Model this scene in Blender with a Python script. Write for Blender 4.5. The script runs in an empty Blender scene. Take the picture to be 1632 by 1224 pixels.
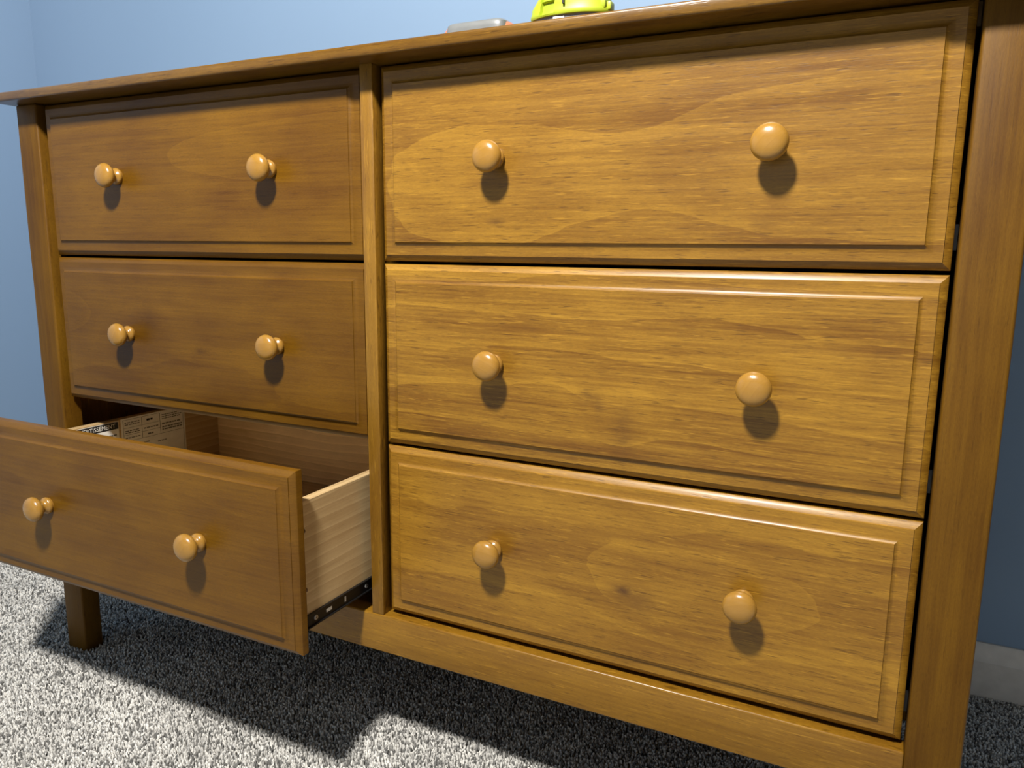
import bpy, bmesh, math, random
import numpy as np
from mathutils import Vector, Matrix

random.seed(7)
rng = np.random.default_rng(11)
SC = bpy.context.scene
COL = SC.collection

# ------------------------------------------------------------------ camera
CAM = Vector((0.5595, -0.7671, 0.6831))
R = Vector((0.89498863, 0.44600497, 0.00865535))
U = Vector((-0.08542688, 0.15231611, 0.98463295))
F = Vector((-0.43783284, 0.88197470, -0.17442200))
cd = bpy.data.cameras.new('camera')
cam = bpy.data.objects.new('camera', cd)
COL.objects.link(cam)
M = Matrix(((R.x, U.x, -F.x, CAM.x), (R.y, U.y, -F.y, CAM.y), (R.z, U.z, -F.z, CAM.z), (0, 0, 0, 1)))
cam.matrix_world = M
cd.sensor_fit = 'HORIZONTAL'
cd.sensor_width = 36.0
cd.lens = 36.0 * 1224.5 / 1632.0
cd.clip_start = 0.01
SC.camera = cam
SC.cycles.caustics_reflective = False

# ------------------------------------------------------------------ light
SC.view_settings.view_transform = 'Standard'
SC.view_settings.look = 'None'
SC.view_settings.gamma = 1.0
SC.view_settings.use_curve_mapping = False
SC.view_settings.exposure = 0.0
wd = bpy.data.worlds.new('world')
SC.world = wd
wd.use_nodes = True
wd.node_tree.nodes['Background'].inputs[0].default_value = (0.75, 0.8, 0.9, 1)
wd.node_tree.nodes['Background'].inputs[1].default_value = 0.02
ld = bpy.data.lights.new('room_lamp', 'SPOT')      # shaded lamp: light leaves it downwards only
ld.energy = 250.0
ld.spot_size = math.radians(176)
ld.spot_blend = 0.12
ld.shadow_soft_size = 0.080
ld.color = (1.0, 0.955, 0.88)
lamp = bpy.data.objects.new('room_lamp', ld)
lamp.location = (0.21, -0.92, 1.875)
COL.objects.link(lamp)

# ------------------------------------------------------------------ helpers
def prop(o, **k):
    for a, b in k.items():
        o[a] = b
    return o

def link(name, me, mats, parent=None, loc=(0, 0, 0)):
    o = bpy.data.objects.new(name, me)
    COL.objects.link(o)
    for m in (mats if isinstance(mats, (list, tuple)) else [mats]):
        me.materials.append(m)
    o.location = loc
    if parent is not None:
        o.parent = parent
    return o

def empty(name, loc=(0, 0, 0)):
    o = bpy.data.objects.new(name, None)
    COL.objects.link(o)
    o.location = loc
    o.empty_display_size = 0.05
    return o

def finish(bm, smooth_deg=None):
    bmesh.ops.recalc_face_normals(bm, faces=bm.faces)
    me = bpy.data.meshes.new('mesh')
    bm.to_mesh(me)
    bm.free()
    if smooth_deg is not None:
        me.polygons.foreach_set('use_smooth', [True] * len(me.polygons))
        me.set_sharp_from_angle(angle=math.radians(smooth_deg))
    return me

def add_box(bm, x0, x1, y0, y1, z0, z1, bev=0.0, seg=2, mat=0):
    b = bmesh.new()
    vs = [b.verts.new((x, y, z)) for x in (x0, x1) for y in (y0, y1) for z in (z0, z1)]
    for q in ((0, 1, 3, 2), (4, 6, 7, 5), (0, 4, 5, 1), (2, 3, 7, 6), (0, 2, 6, 4), (1, 5, 7, 3)):
        b.faces.new([vs[i] for i in q])
    bmesh.ops.recalc_face_normals(b, faces=b.faces)
    if bev > 0:
        bmesh.ops.bevel(b, geom=b.edges[:], offset=bev, segments=seg, profile=0.5, affect='EDGES')
    for f in b.faces:
        f.material_index = mat
    tmp = bpy.data.meshes.new('tmp')
    b.to_mesh(tmp)
    b.free()
    bm.from_mesh(tmp)
    bpy.data.meshes.remove(tmp)

def box_mesh(*a, bev=0.0, seg=2):
    bm = bmesh.new()
    add_box(bm, *a, bev=bev, seg=seg)
    return finish(bm, 35 if bev else None)

def lathe_y(prof, n=40):
    """profile of (radius, y) spun about the y axis"""
    bm = bmesh.new()
    rings = []
    for r, y in prof:
        if r < 1e-6:
            rings.append([bm.verts.new((0, y, 0))])
        else:
            rings.append([bm.verts.new((r * math.cos(2 * math.pi * i / n), y, r * math.sin(2 * math.pi * i / n))) for i in range(n)])
    for a, b in zip(rings, rings[1:]):
        for i in range(n):
            j = (i + 1) % n
            if len(a) == 1 and len(b) > 1:
                bm.faces.new((a[0], b[i], b[j]))
            elif len(b) == 1 and len(a) > 1:
                bm.faces.new((a[i], b[0], a[j]))
            elif len(a) > 1:
                bm.faces.new((a[i], b[i], b[j], a[j]))
    if len(rings[0]) > 1:
        bm.faces.new(rings[0])
    return bm

# ------------------------------------------------------------------ materials
class NT:
    def __init__(s, name):
        s.m = bpy.data.materials.new(name)
        s.m.use_nodes = True
        s.t = s.m.node_tree
        s.b = s.t.nodes['Principled BSDF']
    def n(s, kind, **kw):
        nd = s.t.nodes.new(kind)
        for k, v in kw.items():
            setattr(nd, k, v)
        return nd
    def put(s, sock, v):
        if v is None:
            return
        if hasattr(v, 'is_output'):
            s.t.links.new(v, sock)
        else:
            sock.default_value = v
    def math(s, op, a, b=None, c=None, clamp=False):
        nd = s.n('ShaderNodeMath', operation=op, use_clamp=clamp)
        for i, v in enumerate((a, b, c)):
            s.put(nd.inputs[i], v)
        return nd.outputs[0]
    def vmul(s, v, sc):
        nd = s.n('ShaderNodeVectorMath', operation='MULTIPLY')
        s.put(nd.inputs[0], v)
        nd.inputs[1].default_value = sc
        return nd.outputs[0]
    def vadd(s, v, sc):
        nd = s.n('ShaderNodeVectorMath', operation='ADD')
        s.put(nd.inputs[0], v)
        s.put(nd.inputs[1], sc)
        return nd.outputs[0]
    def noise(s, v, scale=1.0, detail=2.0, rough=0.5, dist=0.0):
        nd = s.n('ShaderNodeTexNoise')
        s.put(nd.inputs['Vector'], v)
        nd.inputs['Scale'].default_value = scale
        nd.inputs['Detail'].default_value = detail
        nd.inputs['Roughness'].default_value = rough
        nd.inputs['Distortion'].default_value = dist
        return nd.outputs[0]
    def ramp(s, v, stops, interp='LINEAR'):
        nd = s.n('ShaderNodeValToRGB')
        cr = nd.color_ramp
        cr.interpolation = interp
        while len(cr.elements) < len(stops):
            cr.elements.new(0.5)
        for e, (p, c) in zip(cr.elements, stops):
            e.position = p
            e.color = (c, c, c, 1) if isinstance(c, (int, float)) else (*c, 1)
        s.put(nd.inputs[0], v)
        return nd.outputs[0]
    def mix(s, fac, a, b, blend='MIX'):
        nd = s.n('ShaderNodeMix', data_type='RGBA', blend_type=blend)
        s.put(nd.inputs[0], fac)
        for i, v in ((6, a), (7, b)):
            s.put(nd.inputs[i], (*v, 1) if isinstance(v, tuple) and len(v) == 3 else v)
        return nd.outputs[2]
    def bump(s, h, strength, dist):
        nd = s.n('ShaderNodeBump')
        nd.inputs['Strength'].default_value = strength
        nd.inputs['Distance'].default_value = dist
        s.put(nd.inputs['Height'], h)
        s.t.links.new(nd.outputs[0], s.b.inputs['Normal'])
    def set(s, **kw):
        for k, v in kw.items():
            s.put(s.b.inputs[k.replace('_', ' ')], (*v, 1) if isinstance(v, tuple) and len(v) == 3 else v)
        return s.m

def plain(name, col, rough=0.5, metal=0.0, spec=0.5):
    t = NT(name)
    co = t.n('ShaderNodeTexCoord').outputs['Object']
    nz = t.noise(co, 60.0, 3)
    f = t.ramp(nz, [(0.3, 0.93), (0.7, 1.05)])
    c = t.mix(1.0, col, f, 'MULTIPLY')
    return t.set(Base_Color=c, Roughness=rough, Metallic=metal, Specular_IOR_Level=spec)

def wood(name, axis='x', seed=0.0, dark=(0.130, 0.053, 0.0040), light=(0.330, 0.170, 0.0150), contour=0.3,
         slope=6.0, bumps=(), knots=(), tint=1.0, rough=0.41, streak=1.0, wob=1.0, pore=1.0, coat=0.12, base=0.0, spec=0.40, hue=(1, 1, 1)):
    """stained softwood: growth-ring contours cut through the board, fine streaks along the grain, short dark pores"""
    t = NT(name)
    co = t.n('ShaderNodeTexCoord').outputs['Object']
    sp = t.n('ShaderNodeSeparateXYZ')
    t.put(sp.inputs[0], co)
    x, y, z = sp.outputs
    if axis == 'z':
        x, z = z, x
    elif axis == 'y':
        x, y = y, x
    cb = t.n('ShaderNodeCombineXYZ')
    for i, v in enumerate((x, y, z)):
        t.put(cb.inputs[i], v)
    P = t.vadd(cb.outputs[0], (seed * 1.37, seed * 0.71, seed * 2.13))
    # growth ring field
    n1 = t.noise(t.vmul(P, (3.2, 3.0, 13.0)), 1.0, 2.0, 0.45)
    n2 = t.noise(t.vmul(P, (16.0, 9.0, 60.0)), 1.0, 2.0, 0.5)
    Fv = t.math('MULTIPLY_ADD', z, slope, base)
    Fv = t.math('ADD', Fv, t.math('MULTIPLY', y, slope * 0.8))
    Fv = t.math('ADD', Fv, t.math('MULTIPLY', t.math('SUBTRACT', n1, 0.5), 1.6 * wob))
    Fv = t.math('ADD', Fv, t.math('MULTIPLY', t.math('SUBTRACT', n2, 0.5), 0.16))
    def gauss(cx, cz, sx, sz, sharp=False):
        dx = t.math('MULTIPLY', t.math('SUBTRACT', x, cx), 1.0 / sx)
        dz = t.math('MULTIPLY', t.math('SUBTRACT', z, cz), 1.0 / sz)
        r2 = t.math('ADD', t.math('MULTIPLY', dx, dx), t.math('MULTIPLY', dz, dz))
        if sharp:
            r2 = t.math('MULTIPLY', r2, r2)
        return t.math('EXPONENT', t.math('MULTIPLY', r2, -1.0))
    for (A, cx, cz, sx, sz) in bumps:
        Fv = t.math('ADD', Fv, t.math('MULTIPLY', gauss(cx, cz, sx, sz, True), A))
    for (A, cx, cz, sx, sz, _d) in knots:
        Fv = t.math('ADD', Fv, t.math('MULTIPLY', gauss(cx, cz, sx * 2.2, sz * 2.2), A))
    fr = t.math('FRACT', t.math('ADD', Fv, 10.0))
    ring = t.ramp(fr, [(0.0, 0.34), (0.012, 1.0), (0.07, 0.85), (0.30, 0.58), (0.86, 0.36), (1.0, 0.30)])
    # streaks along the grain
    st = t.noise(t.vmul(P, (9.0, 40.0, 300.0)), 1.0, 3.0, 0.65)
    st2 = t.noise(t.vmul(P, (3.0, 12.0, 55.0)), 1.0, 3.0, 0.55)
    bl = t.noise(t.vmul(P, (7.0, 7.0, 13.0)), 1.0, 3.0, 0.55, 0.4)
    fac = t.math('ADD', 0.44, t.math('MULTIPLY', t.math('SUBTRACT', ring, 0.55), contour * 1.5))
    fac = t.math('ADD', fac, t.math('MULTIPLY', t.math('SUBTRACT', st, 0.5), 0.95 * streak))
    fac = t.math('ADD', fac, t.math('MULTIPLY', t.math('SUBTRACT', st2, 0.5), 0.70 * streak))
    fac = t.math('ADD', fac, t.math('MULTIPLY', t.math('SUBTRACT', bl, 0.5), 0.95))
    col = t.mix(t.math('MULTIPLY', fac, 1.0, clamp=True), dark, light)
    # fine satin speckle of the cut fibres
    sk = t.noise(t.vmul(P, (260.0, 400.0, 1500.0)), 1.0, 2.0, 0.6)
    col = t.mix(1.0, col, t.ramp(sk, [(0.25, 0.86 if streak > 0.5 else 0.95), (0.75, 1.14 if streak > 0.5 else 1.05)]), 'MULTIPLY')
    # short dark pores
    pn = t.noise(t.vmul(P, (50.0, 200.0, 860.0)), 1.0, 1.5, 0.55)
    pm = t.ramp(pn, [(0.615, 0.0), (0.70, 1.0)])
    col = t.mix(t.math('MULTIPLY', pm, 0.55 * pore), col, (dark[0] * 0.42, dark[1] * 0.40, dark[2] * 0.5))
    if pore > 0.9:                       # short pale flecks of raised fibre
        fl = t.noise(t.vadd(t.vmul(P, (34.0, 200.0, 620.0)), (3.3, 1.7, 9.1)), 1.0, 2.0, 0.6)
        col = t.mix(t.math('MULTIPLY', t.ramp(fl, [(0.60, 0.0), (0.70, 1.0)]), 0.42), col, (light[0] * 1.35, light[1] * 1.38, light[2] * 1.6))
    # knots
    for (_A, cx, cz, sx, sz, dk) in knots:
        g = gauss(cx, cz, sx, sz)
        kn = t.noise(t.vmul(P, (60.0, 60.0, 90.0)), 1.0, 3.0, 0.6, 1.0)
        g2 = t.math('MULTIPLY', g, t.math('MULTIPLY_ADD', kn, 1.6, 0.1))
        col = t.mix(t.math('MULTIPLY', g2, dk, clamp=True), col, (0.055, 0.020, 0.006))
    if tint != 1.0 or hue != (1, 1, 1):
        col = t.mix(1.0, col, (tint * hue[0], tint ** 1.05 * hue[1], tint ** 1.1 * hue[2]), 'MULTIPLY')
    hgt = t.math('SUBTRACT', st, t.math('MULTIPLY', pm, 0.8))
    t.bump(hgt, 0.14, 0.0005)
    rg = t.math('MULTIPLY_ADD', st2, 0.16, rough - 0.08)
    t.b.inputs['Coat Weight'].default_value = coat
    t.b.inputs['Coat Roughness'].default_value = 0.22
    return t.set(Base_Color=col, Roughness=rg, Specular_IOR_Level=spec)

def raw_pine(name, axis, seed, k=0.80):
    return wood(name, axis=axis, seed=seed, dark=(0.46, 0.305, 0.145), light=(0.82, 0.63, 0.37), contour=0.42, slope=75.0, hue=(1.0, 0.98, 0.90), tint=k,
                rough=0.5, streak=0.5, pore=0.25, wob=1.3, coat=0.0)

W_, H_, G_ = 0.60, 0.2226, 0.0037
ZT = 0.8891
ROWZ = [ZT - (r + 1) * H_ - r * G_ for r in range(3)]     # bottom of each drawer row
XL, XR = -0.6212, 0.0
PULL = 0.1459

drawer_specs = {  # tints mix board tone with painted light: right column lifted, left column dimmed
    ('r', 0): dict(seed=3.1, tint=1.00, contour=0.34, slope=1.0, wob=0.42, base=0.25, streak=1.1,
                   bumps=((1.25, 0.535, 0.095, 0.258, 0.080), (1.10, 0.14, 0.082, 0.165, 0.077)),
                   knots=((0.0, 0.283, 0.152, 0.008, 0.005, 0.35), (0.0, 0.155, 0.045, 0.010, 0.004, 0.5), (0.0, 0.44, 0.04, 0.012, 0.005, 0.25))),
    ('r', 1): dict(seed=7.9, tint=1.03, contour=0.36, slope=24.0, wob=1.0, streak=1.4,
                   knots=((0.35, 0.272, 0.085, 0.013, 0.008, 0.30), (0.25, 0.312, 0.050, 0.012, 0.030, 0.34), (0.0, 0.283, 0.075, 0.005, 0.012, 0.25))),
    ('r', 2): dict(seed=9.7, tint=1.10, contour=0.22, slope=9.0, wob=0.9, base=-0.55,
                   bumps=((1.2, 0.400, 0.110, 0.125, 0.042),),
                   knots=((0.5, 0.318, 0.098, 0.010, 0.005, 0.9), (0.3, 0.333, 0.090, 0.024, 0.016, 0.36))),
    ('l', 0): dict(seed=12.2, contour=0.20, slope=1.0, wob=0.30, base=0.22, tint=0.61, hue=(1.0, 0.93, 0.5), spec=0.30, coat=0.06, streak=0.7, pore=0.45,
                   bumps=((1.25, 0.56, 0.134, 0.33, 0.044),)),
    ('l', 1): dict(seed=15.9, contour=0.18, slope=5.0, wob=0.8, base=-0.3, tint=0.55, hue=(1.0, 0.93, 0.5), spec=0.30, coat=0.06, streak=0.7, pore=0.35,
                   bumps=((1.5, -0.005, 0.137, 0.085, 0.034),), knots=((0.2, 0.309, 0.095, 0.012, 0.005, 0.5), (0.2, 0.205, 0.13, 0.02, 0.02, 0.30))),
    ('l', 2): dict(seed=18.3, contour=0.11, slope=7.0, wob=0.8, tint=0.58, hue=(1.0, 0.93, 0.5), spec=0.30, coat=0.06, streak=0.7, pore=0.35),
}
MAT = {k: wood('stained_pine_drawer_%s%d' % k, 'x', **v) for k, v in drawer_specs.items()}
M_POST = wood('stained_pine_post', 'z', 21.0, contour=0.14, slope=22.0, tint=0.48, streak=0.8, wob=0.6, rough=0.52, coat=0.0, spec=0.2, pore=0.5, hue=(1.0, 0.95, 0.6))
M_STILE = wood('stained_pine_stile', 'z', 24.0, contour=0.12, slope=22.0, tint=0.9, streak=0.6)
M_RAIL = wood('stained_pine_rail', 'x', 27.0, contour=0.12, slope=8.0, tint=0.98, streak=0.7, wob=0.8, rough=0.30)
M_TOP = wood('stained_pine_top', 'x', 30.0, contour=0.18, slope=18.0, tint=0.58, rough=0.30)
M_SIDE = wood('stained_pine_side', 'z', 33.0, contour=0.15, slope=10.0, tint=0.7)
M_KNOB = wood('pale_maple_knob', 'x', 36.0, dark=(0.235, 0.113, 0.016), light=(0.38, 0.203, 0.036), contour=0.16, slope=110.0,
              streak=0.25, pore=0.15, wob=0.5, rough=0.24, coat=0.5)
M_PINE_Y = raw_pine('raw_pine_side', 'y', 41.0)
M_PINE_X = raw_pine('raw_pine_back', 'x', 44.0, 1.40)  # paler than the sides: fill light inside the box is painted in
M_PLY = raw_pine('raw_pine_bottom', 'x', 47.0)
M_STEEL_BLACK = plain('black_steel', (0.012, 0.012, 0.013), 0.38, 0.4)
M_STEEL_DULL = plain('dull_steel', (0.13, 0.13, 0.13), 0.4, 0.7)
M_STEEL = plain('zinc_steel', (0.55, 0.54, 0.52), 0.35, 0.85)
M_BUMPER = plain('brown_plug', (0.10, 0.05, 0.02), 0.5)
M_PAPER = plain('label_paper', (0.80, 0.78, 0.72), 0.55)
M_INK = plain('label_ink', (0.015, 0.015, 0.015), 0.6)
M_INK_GREY = plain('label_grey_ink', (0.16, 0.15, 0.13), 0.7)
M_WHITE = plain('white_sticker', (0.85, 0.85, 0.85), 0.4)

# walls / floor
def wall_mat():
    t = NT('blue_wall_paint')
    co = t.n('ShaderNodeTexCoord').outputs['Object']
    nz = t.noise(co, 220.0, 2)
    big = t.noise(co, 1.6, 2)
    c = t.mix(t.ramp(big, [(0.3, 0.0), (0.7, 1.0)]), (0.205, 0.305, 0.450), (0.214, 0.315, 0.461))
    t.bump(nz, 0.05, 0.0006)
    return t.set(Base_Color=c, Roughness=0.55, Specular_IOR_Level=0.35)
M_WALL = wall_mat()
M_CEIL = plain('ceiling_paint', (0.78, 0.78, 0.76), 0.8)
M_BASE = plain('white_trim_paint', (0.62, 0.60, 0.57), 0.4)

def carpet_floor_mat():
    t = NT('carpet_backing')
    co = t.n('ShaderNodeTexCoord').outputs['Object']
    nz = t.noise(co, 240.0, 3, 0.7)
    c = t.ramp(nz, [(0.35, (0.18, 0.178, 0.17)), (0.65, (0.62, 0.61, 0.585))])
    t.bump(nz, 1.0, 0.004)
    return t.set(Base_Color=c, Roughness=0.95, Specular_IOR_Level=0.1)
M_FLOOR = carpet_floor_mat()

def pile_mat():
    t = NT('carpet_yarn')
    at = t.n('ShaderNodeAttribute', attribute_name='shade').outputs['Fac']
    co = t.n('ShaderNodeTexCoord').outputs['Object']
    nz = t.noise(co, 5.5, 3)
    c = t.ramp(at, [(0.0, (0.16, 0.158, 0.152)), (0.35, (0.44, 0.432, 0.415)), (1.0, (0.86, 0.845, 0.805))])
    c = t.mix(1.0, c, t.ramp(nz, [(0.3, 0.80), (0.68, 1.06)]), 'MULTIPLY')
    return t.set(Base_Color=c, Roughness=0.9, Specular_IOR_Level=0.15)
M_PILE = pile_mat()

# ------------------------------------------------------------------ room shell
WX0, WX1, WY0, WY1, FZ, CZ = -1.483, 5.0, -3.6, 0.56, -0.010, 2.60
T = 0.10
def shell(name, *a, mat=M_WALL):
    return prop(link(name, box_mesh(*a), mat), kind='structure')
floor = shell('floor', WX0 - T, WX1 + T, WY0 - T, WY1 + T, FZ - T, FZ, mat=M_FLOOR)
shell('ceiling', WX0 - T, WX1 + T, WY0 - T, WY1 + T, CZ, CZ + T, mat=M_CEIL)
shell('wall_back', WX0 - T, WX1 + T, WY1, WY1 + T, FZ, CZ)
shell('wall_left', WX0 - T, WX0, WY0, WY1, FZ, CZ)
shell('wall_right', WX1, WX1 + T, WY0, WY1, FZ, CZ)
shell('wall_front', WX0 - T, WX1 + T, WY0 - T, WY0, FZ, CZ, mat=M_CEIL)

def baseboard(name, length, rot, loc):
    # profile in (depth, z): flat face, small step, sloping cap
    pr = [(0, FZ), (0.014, FZ), (0.014, 0.056), (0.0125, 0.0585), (0.0115, 0.062), (0.0085, 0.074), (0.0060, 0.080), (0.004, 0.083), (0, 0.083)]
    bm = bmesh.new()
    a = [bm.verts.new((0, -d, z)) for d, z in pr]
    b = [bm.verts.new((length, -d, z)) for d, z in pr]
    n = len(pr)
    for i in range(n):
        j = (i + 1) % n
        bm.faces.new((a[i], b[i], b[j], a[j]))
    bm.faces.new(a)
    bm.faces.new(b[::-1])
    o = link(name, finish(bm, 30), M_BASE, loc=loc)
    o.rotation_euler = (0, 0, rot)
    return prop(o, kind='structure')
baseboard('baseboard_back', WX1 - WX0, 0.0, (WX0, WY1, 0))
baseboard('baseboard_left', WY1 - WY0 - 0.014, math.pi / 2, (WX0, WY0, 0))
baseboard('baseboard_right', WY1 - WY0 - 0.014, -math.pi / 2, (WX1, WY1 - 0.014, 0))
baseboard('baseboard_front', WX1 - WX0, math.pi, (WX1, WY0, 0))

# ------------------------------------------------------------------ dresser
D = empty('dresser', (0, 0, FZ))
prop(D, label='six-drawer chest of honey-stained pine with round knobs, its bottom corner drawer pulled open', category='dresser')
def part(name, me, mat, parent=D, wloc=(0, 0, 0)):
    """part whose mesh is in world metres, offset by wloc"""
    return link(name, me, mat, parent, (wloc[0], wloc[1], wloc[2] - FZ))

PL0, PL1 = -0.6739, -0.6263          # left post
PR0, PR1 = 0.6039, 0.6513            # right post
YF = -0.0031                         # front plane of posts, stile and rail
YB = 0.455
TZ0, TZ1 = 0.8914, 0.9045            # top slab

def top_mesh():
    bm = bmesh.new()
    add_box(bm, -0.685, 0.6624, -0.0333, YB + 0.02, TZ0, TZ1, bev=0.0028, seg=3)
    return finish(bm, 35)
part('tabletop', top_mesh(), M_TOP)
for (a, b) in ((PL0, PL1), (PR0, PR1)):
    o = part('leg', box_mesh(0, b - a, 0, 0.032, FZ, TZ0, bev=0.003, seg=3), M_POST, D, (a, YF, 0))
    o = part('leg', box_mesh(0, b - a, 0, 0.032, FZ, TZ0, bev=0.003, seg=3), M_POST, D, (a, YB - 0.032, 0))
for a in (PL0 + 0.006, PR1 - 0.020):
    part('side_panel', box_mesh(0, 0.014, YF + 0.030, YB - 0.030, 0.17, TZ0), M_SIDE, D, (a, 0, 0))
part('center_stile', box_mesh(0, 0.0181, 0, 0.020, 0, TZ0 - 0.2090 + 0.0004, bev=0.0012, seg=2), M_STILE, D, (-0.0225, YF + 0.0006, 0.2090))
part('center_divider', box_mesh(-0.0215, -0.0055, YF + 0.019, YB - 0.012, 0.165, TZ0), M_SIDE)
part('bottom_rail', box_mesh(0, PR0 - PL1, 0, 0.024, 0, 0.2090 - 0.1565, bev=0.0022, seg=3), M_RAIL, D, (PL1, YF, 0.1565))
part('back_rail', box_mesh(PL1, PR0, YB - 0.025, YB - 0.006, 0.165, 0.235), M_SIDE)
part('light_stop_panel', box_mesh(PL1, PR0, 0.0205, YB - 0.025, 0.170, 0.176), M_SIDE)  # unseen panel added to stop lamp light leaking through to the floor
part('back_panel', box_mesh(PL0 + 0.004, PR1 - 0.004, YB - 0.006, YB, 0.165, TZ0), M_SIDE)
part('top_rail', box_mesh(PL1, PR0, 0.030, 0.060, TZ0 - 0.020, TZ0), M_SIDE)

# drawer front: moulded rim and raised centre field, local origin at lower left of the front, field plane y = 0
def front_mesh():
    prof = [(0.0008, 0.0200), (0.0, 0.0190), (0.0, 0.0108), (0.0003, 0.0098), (0.0012, 0.0088), (0.0036, 0.0072), (0.0060, 0.0057), (0.0070, 0.0053),
            (0.0072, 0.0042), (0.0145, 0.0041), (0.0164, 0.0037), (0.0184, 0.0031), (0.0201, 0.0023), (0.0213, 0.0015), (0.0220, 0.0008), (0.0222, 0.0001), (0.0224, 0.0)]
    bm = bmesh.new()
    rings = []
    for d, y in prof:
        rings.append([bm.verts.new(p) for p in ((d, y, d), (W_ - d, y, d), (W_ - d, y, H_ - d), (d, y, H_ - d))])
    for a, b in zip(rings, rings[1:]):
        for i in range(4):
            j = (i + 1) % 4
            bm.faces.new((a[i], a[j], b[j], b[i]))
    bm.faces.new(rings[0][::-1])
    bm.faces.new(rings[-1])
    return finish(bm, 24)

knob_prof = [(0.0104, 0.0015), (0.0106, -0.0006), (0.0113, -0.0018), (0.0118, -0.0034), (0.0115, -0.0052), (0.0105, -0.0066), (0.0090, -0.0078), (0.0080, -0.0092),
             (0.0079, -0.0106), (0.0086, -0.0122), (0.0105, -0.0138), (0.0132, -0.0153), (0.0153, -0.0170), (0.0166, -0.0190), (0.0171, -0.0212), (0.0168, -0.0233),
             (0.0158, -0.0254), (0.0141, -0.0272), (0.0117, -0.0286), (0.0088, -0.0296), (0.0055, -0.0302), (0.0022, -0.0305), (0.0, -0.0305)]
bm = lathe_y(knob_prof, 48)
bmesh.ops.recalc_face_normals(bm, faces=bm.faces)
knob_me = finish(bm, 60)
knob_me.materials.append(M_KNOB)

FRONT = front_mesh()
SIN = 0.0130                         # front edge to box side
BS = 0.012                           # box wall
BZ0, BZ1, BB = 0.0195, 0.1785, 0.044
BY0, BY1 = 0.0199, 0.4385

def sub(name, me, mat, parent):
    return link(name, me, mat, parent)

def slide_mesh(side):
    """shallow black channel screwed to the outside of a box side; side=+1: faces +x. Screws and slots are part of it."""
    bm = bmesh.new()
    x0 = (W_ - SIN) if side > 0 else SIN
    s = side
    def bx(xa, xb, ya, yb, za, zb, mat=0, bev=0.0):
        a, b = sorted((x0 + s * xa, x0 + s * xb))
        add_box(bm, a, b, ya, yb, za, zb, mat=mat, bev=bev, seg=1)
    y0, y1 = 0.022, 0.42
    zb, zt = 0.0205, 0.0378
    bx(0.0, 0.0012, y0, y1, zb, zt)
    bx(0.0008, 0.0034, y0, y1, zt - 0.0014, zt)
    bx(0.0008, 0.0034, y0, y1, zb, zb + 0.0014)
    zc = 0.5 * (zb + zt)
    bx(0.0, 0.0015, 0.066, 0.076, zc - 0.0021, zc + 0.0021, 2)        # bright slot over raw wood
    bx(0.0, 0.0015, 0.1010, 0.1034, zc - 0.0034, zc + 0.0034, 2)
    for yy in (0.047, 0.146, 0.30):
        n = 14
        c0 = [bm.verts.new((x0 + s * 0.0010, yy + 0.0034 * math.cos(2 * math.pi * i / n), zc + 0.0034 * math.sin(2 * math.pi * i / n))) for i in range(n)]
        c1 = [bm.verts.new((x0 + s * 0.0024, yy + 0.0026 * math.cos(2 * math.pi * i / n), zc + 0.0026 * math.sin(2 * math.pi * i / n))) for i in range(n)]
        for i in range(n):
            j = (i + 1) % n
            f = bm.faces.new((c0[i], c0[j], c1[j], c1[i]))
            f.material_index = 1
        f = bm.faces.new(c1)
        f.material_index = 1
        for (dy, dz) in ((0.0016, 0.0004), (0.0004, 0.0016)):          # cross recess
            add_box(bm, *sorted((x0 + s * 0.0022, x0 + s * 0.00246)), yy - dy, yy + dy, zc - dz, zc + dz, mat=0)
    return finish(bm, None)

SLIDE = {1: slide_mesh(1), -1: slide_mesh(-1)}
for m in SLIDE.values():
    for mm in (M_STEEL_BLACK, M_STEEL, M_PAPER):
        m.materials.append(mm)
SIDE = {1: box_mesh(W_ - SIN - BS, W_ - SIN, BY0, BY1, BZ0, BZ1, bev=0.0008, seg=1), -1: box_mesh(SIN, SIN + BS, BY0, BY1, BZ0, BZ1, bev=0.0008, seg=1)}
for m in SIDE.values():
    m.materials.append(M_PINE_Y)
BACK = box_mesh(SIN + BS, W_ - SIN - BS, BY1 - 0.012, BY1, BZ0, BZ1 - 0.004)
BACK.materials.append(M_PINE_X)
BOT = box_mesh(SIN + BS, W_ - SIN - BS, BY0, BY1 - 0.012, BB - 0.006, BB)
BOT.materials.append(M_PLY)

def obj(name, me, parent, loc=(0, 0, 0)):
    o = bpy.data.objects.new(name, me)
    COL.objects.link(o)
    o.parent = parent
    o.location = loc
    return o

TRACK = None
for (c, r) in drawer_specs:
    x0 = XR if c == 'r' else XL
    y0 = -PULL if (c, r) == ('l', 2) else 0.0
    me = FRONT.copy()
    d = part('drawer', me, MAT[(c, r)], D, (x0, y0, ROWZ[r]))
    ku, kv = (0.1565, 0.4455), 0.1125
    if c == 'l':
        ku = (0.1645, 0.4535)
    if r == 2:
        kv = 0.1165
    for u in ku:
        k = obj('knob', knob_me, d, (u, 0, kv))
        k.rotation_euler = (0, random.uniform(-1.2, 1.2), 0)
    for s in (-1, 1):
        obj('drawer_side', SIDE[s], d)
        obj('drawer_slide', SLIDE[s], d)
    obj('drawer_back', BACK, d)
    obj('drawer_bottom', BOT, d)
    if (c, r) == ('l', 2):
        prop(d, label='drawer pulled open, showing its pale raw pine box')
        bmm = lathe_y([(0.0030, 0), (0.0030, 0.0035), (0.0020, 0.0045), (0.0, 0.0046)], 14)
        bump_me = finish(bmm, 40)
        bump_me.materials.append(M_BUMPER)
        for zz in (0.148, 0.076):
            obj('bumper', bump_me, d, (W_ - 0.0042, 0.0195, zz))
        OPEN = d

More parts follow.
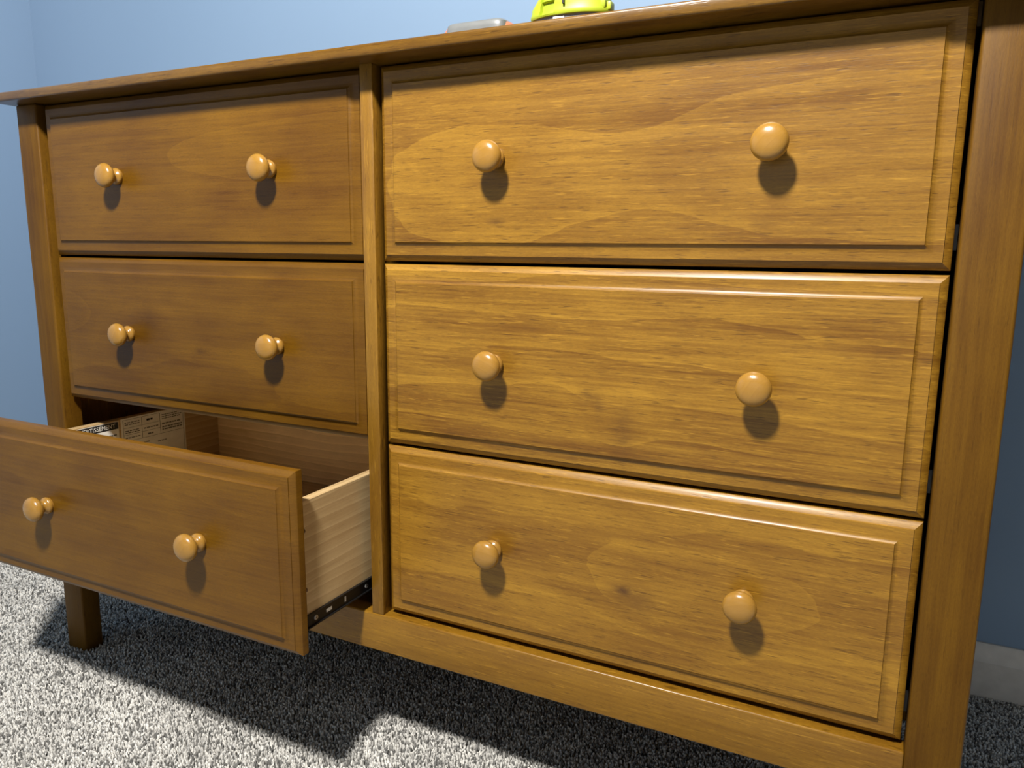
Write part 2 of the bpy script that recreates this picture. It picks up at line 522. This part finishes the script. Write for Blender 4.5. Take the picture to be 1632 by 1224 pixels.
# cabinet half of the slides, fixed to the frame
def track_mesh(xa, s):
    bm = bmesh.new()
    def bx(a, b, ya, yb, za, zb, mat=0):
        p, q = sorted((xa + s * a, xa + s * b))
        add_box(bm, p, q, ya, yb, za, zb, mat=mat)
    bx(0.0, 0.0014, 0.034, 0.43, 0.0175, 0.0410)
    bx(0.0010, 0.0085, 0.034, 0.43, 0.0395, 0.0410)
    bx(0.0010, 0.0085, 0.034, 0.43, 0.0175, 0.0190)
    bx(0.0, 0.0045, 0.0335, 0.0385, 0.0180, 0.0405, 1)
    return finish(bm)
for r in range(3):
    for xa, s in ((PL1, 1), (-0.0215, -1), (-0.0055, 1), (PR0, -1)):
        part('slide_track', track_mesh(xa, s), [M_STEEL_BLACK, M_STEEL_DULL], D, (0, 0, ROWZ[r]))
for xa in (PL1, PR0 - 0.0):                # blocking between posts that carries the outer tracks
    s = -1 if xa < 0 else 1
    p, q = sorted((xa, xa + s * 0.0165))
    for r in range(3):
        part('slide_batten', box_mesh(p, q, YF + 0.03, YB - 0.03, ROWZ[r] + 0.012, ROWZ[r] + 0.047), M_SIDE)

# ------------------------------------------------------------------ printed labels inside the open drawer
def text_verts(body, size):
    cu = bpy.data.curves.new('txt', 'FONT')
    cu.body = body
    cu.size = size
    cu.resolution_u = 2
    ob = bpy.data.objects.new('txt', cu)
    COL.objects.link(ob)
    dg = bpy.context.evaluated_depsgraph_get()
    me = bpy.data.meshes.new_from_object(ob.evaluated_get(dg))
    bpy.data.objects.remove(ob)
    return me

LX = SIN + BS                        # inner face of the box side
def lab_rect(bm, y0, y1, z0, z1, h0, h1, mat):
    add_box(bm, LX + h0, LX + h1, y0, y1, z0, z1, mat=mat)
def lab_text(bm, body, y0, y1, z0, z1, h, mat):
    me = text_verts(body, 1.0)
    xs = [v.co.x for v in me.vertices]
    zs = [v.co.y for v in me.vertices]
    ax, bx_, az, bz = min(xs), max(xs), min(zs), max(zs)
    n0 = len(bm.faces)
    for v in me.vertices:
        y = y0 + (v.co.x - ax) / (bx_ - ax) * (y1 - y0)
        z = z0 + (v.co.y - az) / (bz - az) * (z1 - z0)
        v.co = (LX + h, y, z)
    bm.from_mesh(me)
    bm.faces.ensure_lookup_table()
    for f in bm.faces[n0:]:
        f.material_index = mat
        f.normal_update()
        if f.normal.x < 0:
            f.normal_flip()
    bpy.data.meshes.remove(me)
def to_mesh_plain(bm):
    me = bpy.data.meshes.new('mesh')
    bm.to_mesh(me)
    bm.free()
    return me
def lines(bm, y0, y1, zs, h=0.0016, mat=2, rnd=random.Random(3)):
    """rows of tiny dashes: print too small to read"""
    for z in zs:
        y = y0
        while y < y1 - 0.003:
            w = rnd.uniform(0.003, 0.008)
            w = min(w, y1 - y)
            lab_rect(bm, y, y + w, z, z + h, 0.0003, 0.0005, mat)
            y += w + 0.0012

OY = PULL                            # drawer-local y = world y + PULL
OZ = ROWZ[2]
# first label: white sheet under a black warning band
bm = bmesh.new()
ya, yb, za, zb = OY - 0.030, OY + 0.0685, 0.3772 - OZ, 0.3892 - OZ
lab_rect(bm, ya - 0.001, yb + 0.0008, 0.290 - OZ, zb + 0.0008, 0.0, 0.0002, 0)
lab_rect(bm, ya, yb, za, zb, 0.0002, 0.0004, 1)
lab_text(bm, 'AVERTISSEMENT', OY - 0.0065, OY + 0.0630, za + 0.0024, zb - 0.0024, 0.0006, 0)
# warning triangle before the word
tri = [(LX + 0.0006, OY - 0.0250, za + 0.003), (LX + 0.0006, OY - 0.0110, za + 0.003), (LX + 0.0006, OY - 0.018, zb - 0.002)]
f = bm.faces.new([bm.verts.new(p) for p in tri])
f.material_index = 0
lines(bm, ya + 0.004, yb - 0.004, [0.366 - OZ, 0.3605 - OZ, 0.355 - OZ, 0.3495 - OZ, 0.344 - OZ, 0.334 - OZ, 0.3285 - OZ, 0.318 - OZ, 0.312 - OZ], 0.0026)
prop(link('warning_label', to_mesh_plain(bm), [M_PAPER, M_INK, M_INK_GREY], OPEN), label='white printed warning label with black AVERTISSEMENT band')
# second label: ruled table of small print
bm = bmesh.new()
ya, yb, za, zb = OY + 0.0735, OY + 0.2040, 0.290 - OZ, 0.3915 - OZ
lab_rect(bm, ya, yb, za, zb, 0.0, 0.0002, 0)
cols = [ya + 0.004, ya + 0.040, ya + 0.077, yb - 0.004]
rows = [zb - 0.003, zb - 0.0175, zb - 0.0295, zb - 0.0405]
for i, z in enumerate(rows):
    lab_rect(bm, cols[0], cols[3] if i in (3,) else cols[2], z, z + 0.0005, 0.0002, 0.0004, 2)
for y in cols:
    lab_rect(bm, y, y + 0.0007, rows[3], rows[0], 0.0002, 0.0004, 2)
lab_rect(bm, cols[0], cols[3], za + 0.004, za + 0.0046, 0.0002, 0.0004, 2)
lab_rect(bm, cols[3], cols[3] + 0.0007, za + 0.004, rows[3], 0.0002, 0.0004, 2)
lines(bm, cols[0] + 0.003, cols[1] - 0.004, [rows[0] - 0.006, rows[0] - 0.0095, rows[1] - 0.006, rows[1] - 0.0092, rows[2] - 0.006], 0.0017)
lines(bm, cols[1] + 0.010, cols[2] - 0.012, [rows[0] - 0.0085], 0.0034, 1)
lines(bm, cols[1] + 0.004, cols[2] - 0.004, [rows[1] - 0.0075], 0.0020)
lines(bm, cols[1] + 0.011, cols[2] - 0.011, [rows[2] - 0.0070], 0.0028)
lines(bm, cols[2] + 0.004, cols[3] - 0.003, [rows[0] - 0.005, rows[0] - 0.0085, rows[0] - 0.012], 0.0015)
lines(bm, cols[2] + 0.004, cols[3] - 0.003, [rows[0] - 0.0215, rows[0] - 0.0275, rows[0] - 0.0318], 0.0024)
lines(bm, cols[0] + 0.020, cols[1] + 0.015, [rows[3] - 0.009], 0.0016)
lines(bm, cols[1] + 0.030, cols[2] + 0.012, [rows[3] - 0.013], 0.0016)
prop(link('instruction_label', to_mesh_plain(bm), [M_PAPER, M_INK, M_INK_GREY], OPEN), label='cream label ruled into a table of small print')

# ------------------------------------------------------------------ things on the dresser top
M_LIME = plain('lime_plastic', (0.37, 0.46, 0.022), 0.42)
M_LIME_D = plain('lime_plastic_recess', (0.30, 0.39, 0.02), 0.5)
M_BLACKP = plain('black_plastic', (0.015, 0.015, 0.014), 0.5)
M_GREYP = plain('grey_plastic', (0.20, 0.20, 0.21), 0.45)
M_PALEGREY = plain('pale_grey_plastic', (0.150, 0.158, 0.160), 0.4)
M_ORANGE = plain('orange_plastic', (0.62, 0.17, 0.09), 0.4)

def ring_stack(levels, n=56, off=0.0, power=2.0):
    """closed stack of superellipse rings: (rx, ry, z)"""
    bm = bmesh.new()
    rs = []
    for rx, ry, z in levels:
        vs = []
        for i in range(n):
            a = 2 * math.pi * i / n + off
            c, s = math.cos(a), math.sin(a)
            vs.append(bm.verts.new((rx * math.copysign(abs(c) ** (2 / power), c), ry * math.copysign(abs(s) ** (2 / power), s), z)))
        rs.append(vs)
    for a, b in zip(rs, rs[1:]):
        for i in range(n):
            j = (i + 1) % n
            bm.faces.new((a[i], a[j], b[j], b[i]))
    bm.faces.new(rs[0][::-1])
    bm.faces.new(rs[-1])
    bm.faces.ensure_lookup_table()
    return bm, rs

TOPZ = TZ1 + 0.0001
LIME = empty('cordless_lamp', (0.2045, 0.088, TOPZ))
prop(LIME, label='lime green domed plastic device with slots, on a dark grey foot, standing on dresser top', category='device')
zr = 0.0325                          # rim height above the dresser top
RXR, RYR = 0.0480, 0.0245
levels = [(RXR - 0.003, RYR - 0.003, zr), (RXR - 0.001, RYR - 0.0008, zr + 0.0004), (RXR, RYR, zr + 0.002), (RXR, RYR, zr + 0.005), (RXR - 0.0012, RYR - 0.001, zr + 0.0075)]
hs = [(0.012, 0.965, 0.975), (0.016, 0.905, 0.955), (0.020, 0.845, 0.93), (0.026, 0.765, 0.89), (0.031, 0.70, 0.85), (0.037, 0.62, 0.78), (0.043, 0.52, 0.68), (0.048, 0.40, 0.54), (0.050, 0.24, 0.32)]
levels += [(RXR * a, RYR * b, zr + h) for h, a, b in hs]
bm, rs = ring_stack(levels, 56)
# recessed side windows: sink the faces of two ring bands over a short arc
def sink(deg0, deg1, z0, z1, depth):
    fs = []
    for f in bm.faces:
        c = f.calc_center_median()
        a = math.degrees(math.atan2(c.y / RYR, c.x / RXR)) % 360
        if deg0 < a < deg1 and z0 < c.z - zr < z1:
            fs.append(f)
    if fs:
        bmesh.ops.recalc_face_normals(bm, faces=bm.faces)
        bmesh.ops.inset_region(bm, faces=fs, thickness=0.0008, depth=-depth, use_even_offset=True)
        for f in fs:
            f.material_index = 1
sink(232, 260, 0.0030, 0.0145, 0.0036)
sink(230, 262, 0.0175, 0.034, 0.0030)
sink(292, 318, 0.0235, 0.036, 0.0020)
link('housing', finish(bm, 40), [M_LIME, M_LIME_D], LIME)
# small ear on the side
bm = bmesh.new()
add_box(bm, 0.030, 0.0455, -0.012, 0.010, zr + 0.004, zr + 0.0190, bev=0.003)
add_box(bm, 0.0435, 0.0500, -0.007, 0.006, zr + 0.003, zr + 0.0125, bev=0.002)
link('side_catch', finish(bm, 40), M_LIME, LIME)
bm, _ = ring_stack([(0.0425, 0.0180, 0.0), (0.044, 0.0195, 0.002), (0.044, 0.0195, 0.020), (0.0452, 0.0210, zr + 0.0005)], 48)
link('foot', finish(bm, 40), M_GREYP, LIME)
bm = bmesh.new()
add_box(bm, 0.0005, 0.0030, -0.0268, -0.018, zr + 0.0095, zr + 0.0190, bev=0.0004, seg=1)
link('switch', finish(bm), M_BLACKP, LIME)
bm = bmesh.new()
add_box(bm, -0.0125, 0.0010, -0.0214, -0.0190, zr - 0.0060, zr - 0.0012, bev=0.0006, seg=2)
link('sticker', finish(bm, 40), M_WHITE, LIME)

BOX = empty('storage_case', (0.104, 0.074, TOPZ))
prop(BOX, label='low pale grey plastic case with orange ends, lying on dresser top', category='case')
bm, _ = ring_stack([(0.0440, 0.029, 0.0), (0.0455, 0.0300, 0.002), (0.0455, 0.0305, 0.018), (0.0440, 0.0300, 0.0235), (0.0410, 0.0285, 0.0285), (0.0375, 0.0270, 0.0300)], 48, power=6.0)
link('case_body', finish(bm, 40), M_ORANGE, BOX)
bm, _ = ring_stack([(0.0385, 0.0335, 0.004), (0.0390, 0.0340, 0.006), (0.0388, 0.0340, 0.0240), (0.0380, 0.0332, 0.0290), (0.0360, 0.0315, 0.0308), (0.031, 0.027, 0.0314)], 48, power=7.0)
link('grey_shell', finish(bm, 40), M_PALEGREY, BOX, (0.0012, 0, 0))

# ------------------------------------------------------------------ carpet pile (uncountable)
def carpet():
    x0, x1, y0, y1, s = -1.478, 1.30, -0.40, 0.544, 0.0036
    gx, gy = np.meshgrid(np.arange(x0, x1, s), np.arange(y0, y1, s * 0.92))
    gx = gx + (np.arange(gx.shape[0]) % 2)[:, None] * s * 0.5
    px = gx.ravel() + rng.uniform(-0.45, 0.45, gx.size) * s
    py = gy.ravel() + rng.uniform(-0.45, 0.45, gy.size) * s
    keep = (px < x1) & (px > x0)
    for (a, b) in ((PL0, PL1), (PR0, PR1)):
        for (c, e) in ((YF, YF + 0.032), (YB - 0.032, YB)):
            keep &= ~((px > a - 0.001) & (px < b + 0.001) & (py > c - 0.001) & (py < e + 0.001))
    px, py = px[keep], py[keep]
    n = px.size
    ang = rng.uniform(0, 2 * np.pi, n)
    lean = rng.uniform(0.0005, 0.0038, n)
    la = rng.uniform(0, 2 * np.pi, n)
    low = np.sin(px * 37 + 2 * np.sin(py * 23)) * np.sin(py * 41 + 1.3) * 0.0012
    h = np.clip(rng.normal(0.0100, 0.0008, n) + low * 0.6, 0.0065, 0.0125)
    rb = rng.uniform(0.0014, 0.0019, n)
    rm = rng.uniform(0.0017, 0.0024, n)
    V = np.zeros((n, 7, 3), np.float32)
    for k in range(3):
        a = ang + k * 2 * np.pi / 3
        V[:, k, 0] = px + rb * np.cos(a)
        V[:, k, 1] = py + rb * np.sin(a)
        V[:, k, 2] = FZ
        a2 = a + 0.7
        V[:, 3 + k, 0] = px + lean * 0.70 * np.cos(la) + rm * np.cos(a2)
        V[:, 3 + k, 1] = py + lean * 0.70 * np.sin(la) + rm * np.sin(a2)
        V[:, 3 + k, 2] = FZ + h * 0.80
    V[:, 6, 0] = px + lean * np.cos(la)
    V[:, 6, 1] = py + lean * np.sin(la)
    V[:, 6, 2] = FZ + h
    V[:, 6, 1] = np.minimum(V[:, 6, 1], 0.5455)
    tri = np.array([(0, 1, 4), (0, 4, 3), (1, 2, 5), (1, 5, 4), (2, 0, 3), (2, 3, 5), (3, 4, 6), (4, 5, 6), (5, 3, 6)], np.int32)
    Tn = (tri[None] + (np.arange(n, dtype=np.int32) * 7)[:, None, None]).reshape(-1)
    me = bpy.data.meshes.new('carpet_pile')
    me.vertices.add(n * 7)
    me.vertices.foreach_set('co', V.reshape(-1))
    nt = n * 9
    me.loops.add(nt * 3)
    me.loops.foreach_set('vertex_index', Tn)
    me.polygons.add(nt)
    me.polygons.foreach_set('loop_start', np.arange(0, nt * 3, 3, dtype=np.int32))
    me.polygons.foreach_set('loop_total', np.full(nt, 3, np.int32))
    me.polygons.foreach_set('use_smooth', np.ones(nt, bool))
    sh = rng.choice([0.0, 0.35, 0.65, 0.9], n, p=[0.24, 0.24, 0.28, 0.24]) + rng.uniform(0, 0.1, n)
    at = me.attributes.new('shade', 'FLOAT', 'POINT')
    at.data.foreach_set('value', np.repeat(sh, 7).astype(np.float32))
    me.update(calc_edges=True)
    o = link('carpet_pile', me, M_PILE)
    prop(o, kind='stuff', label='speckled grey cut-pile carpet covering the floor', category='carpet')
carpet()
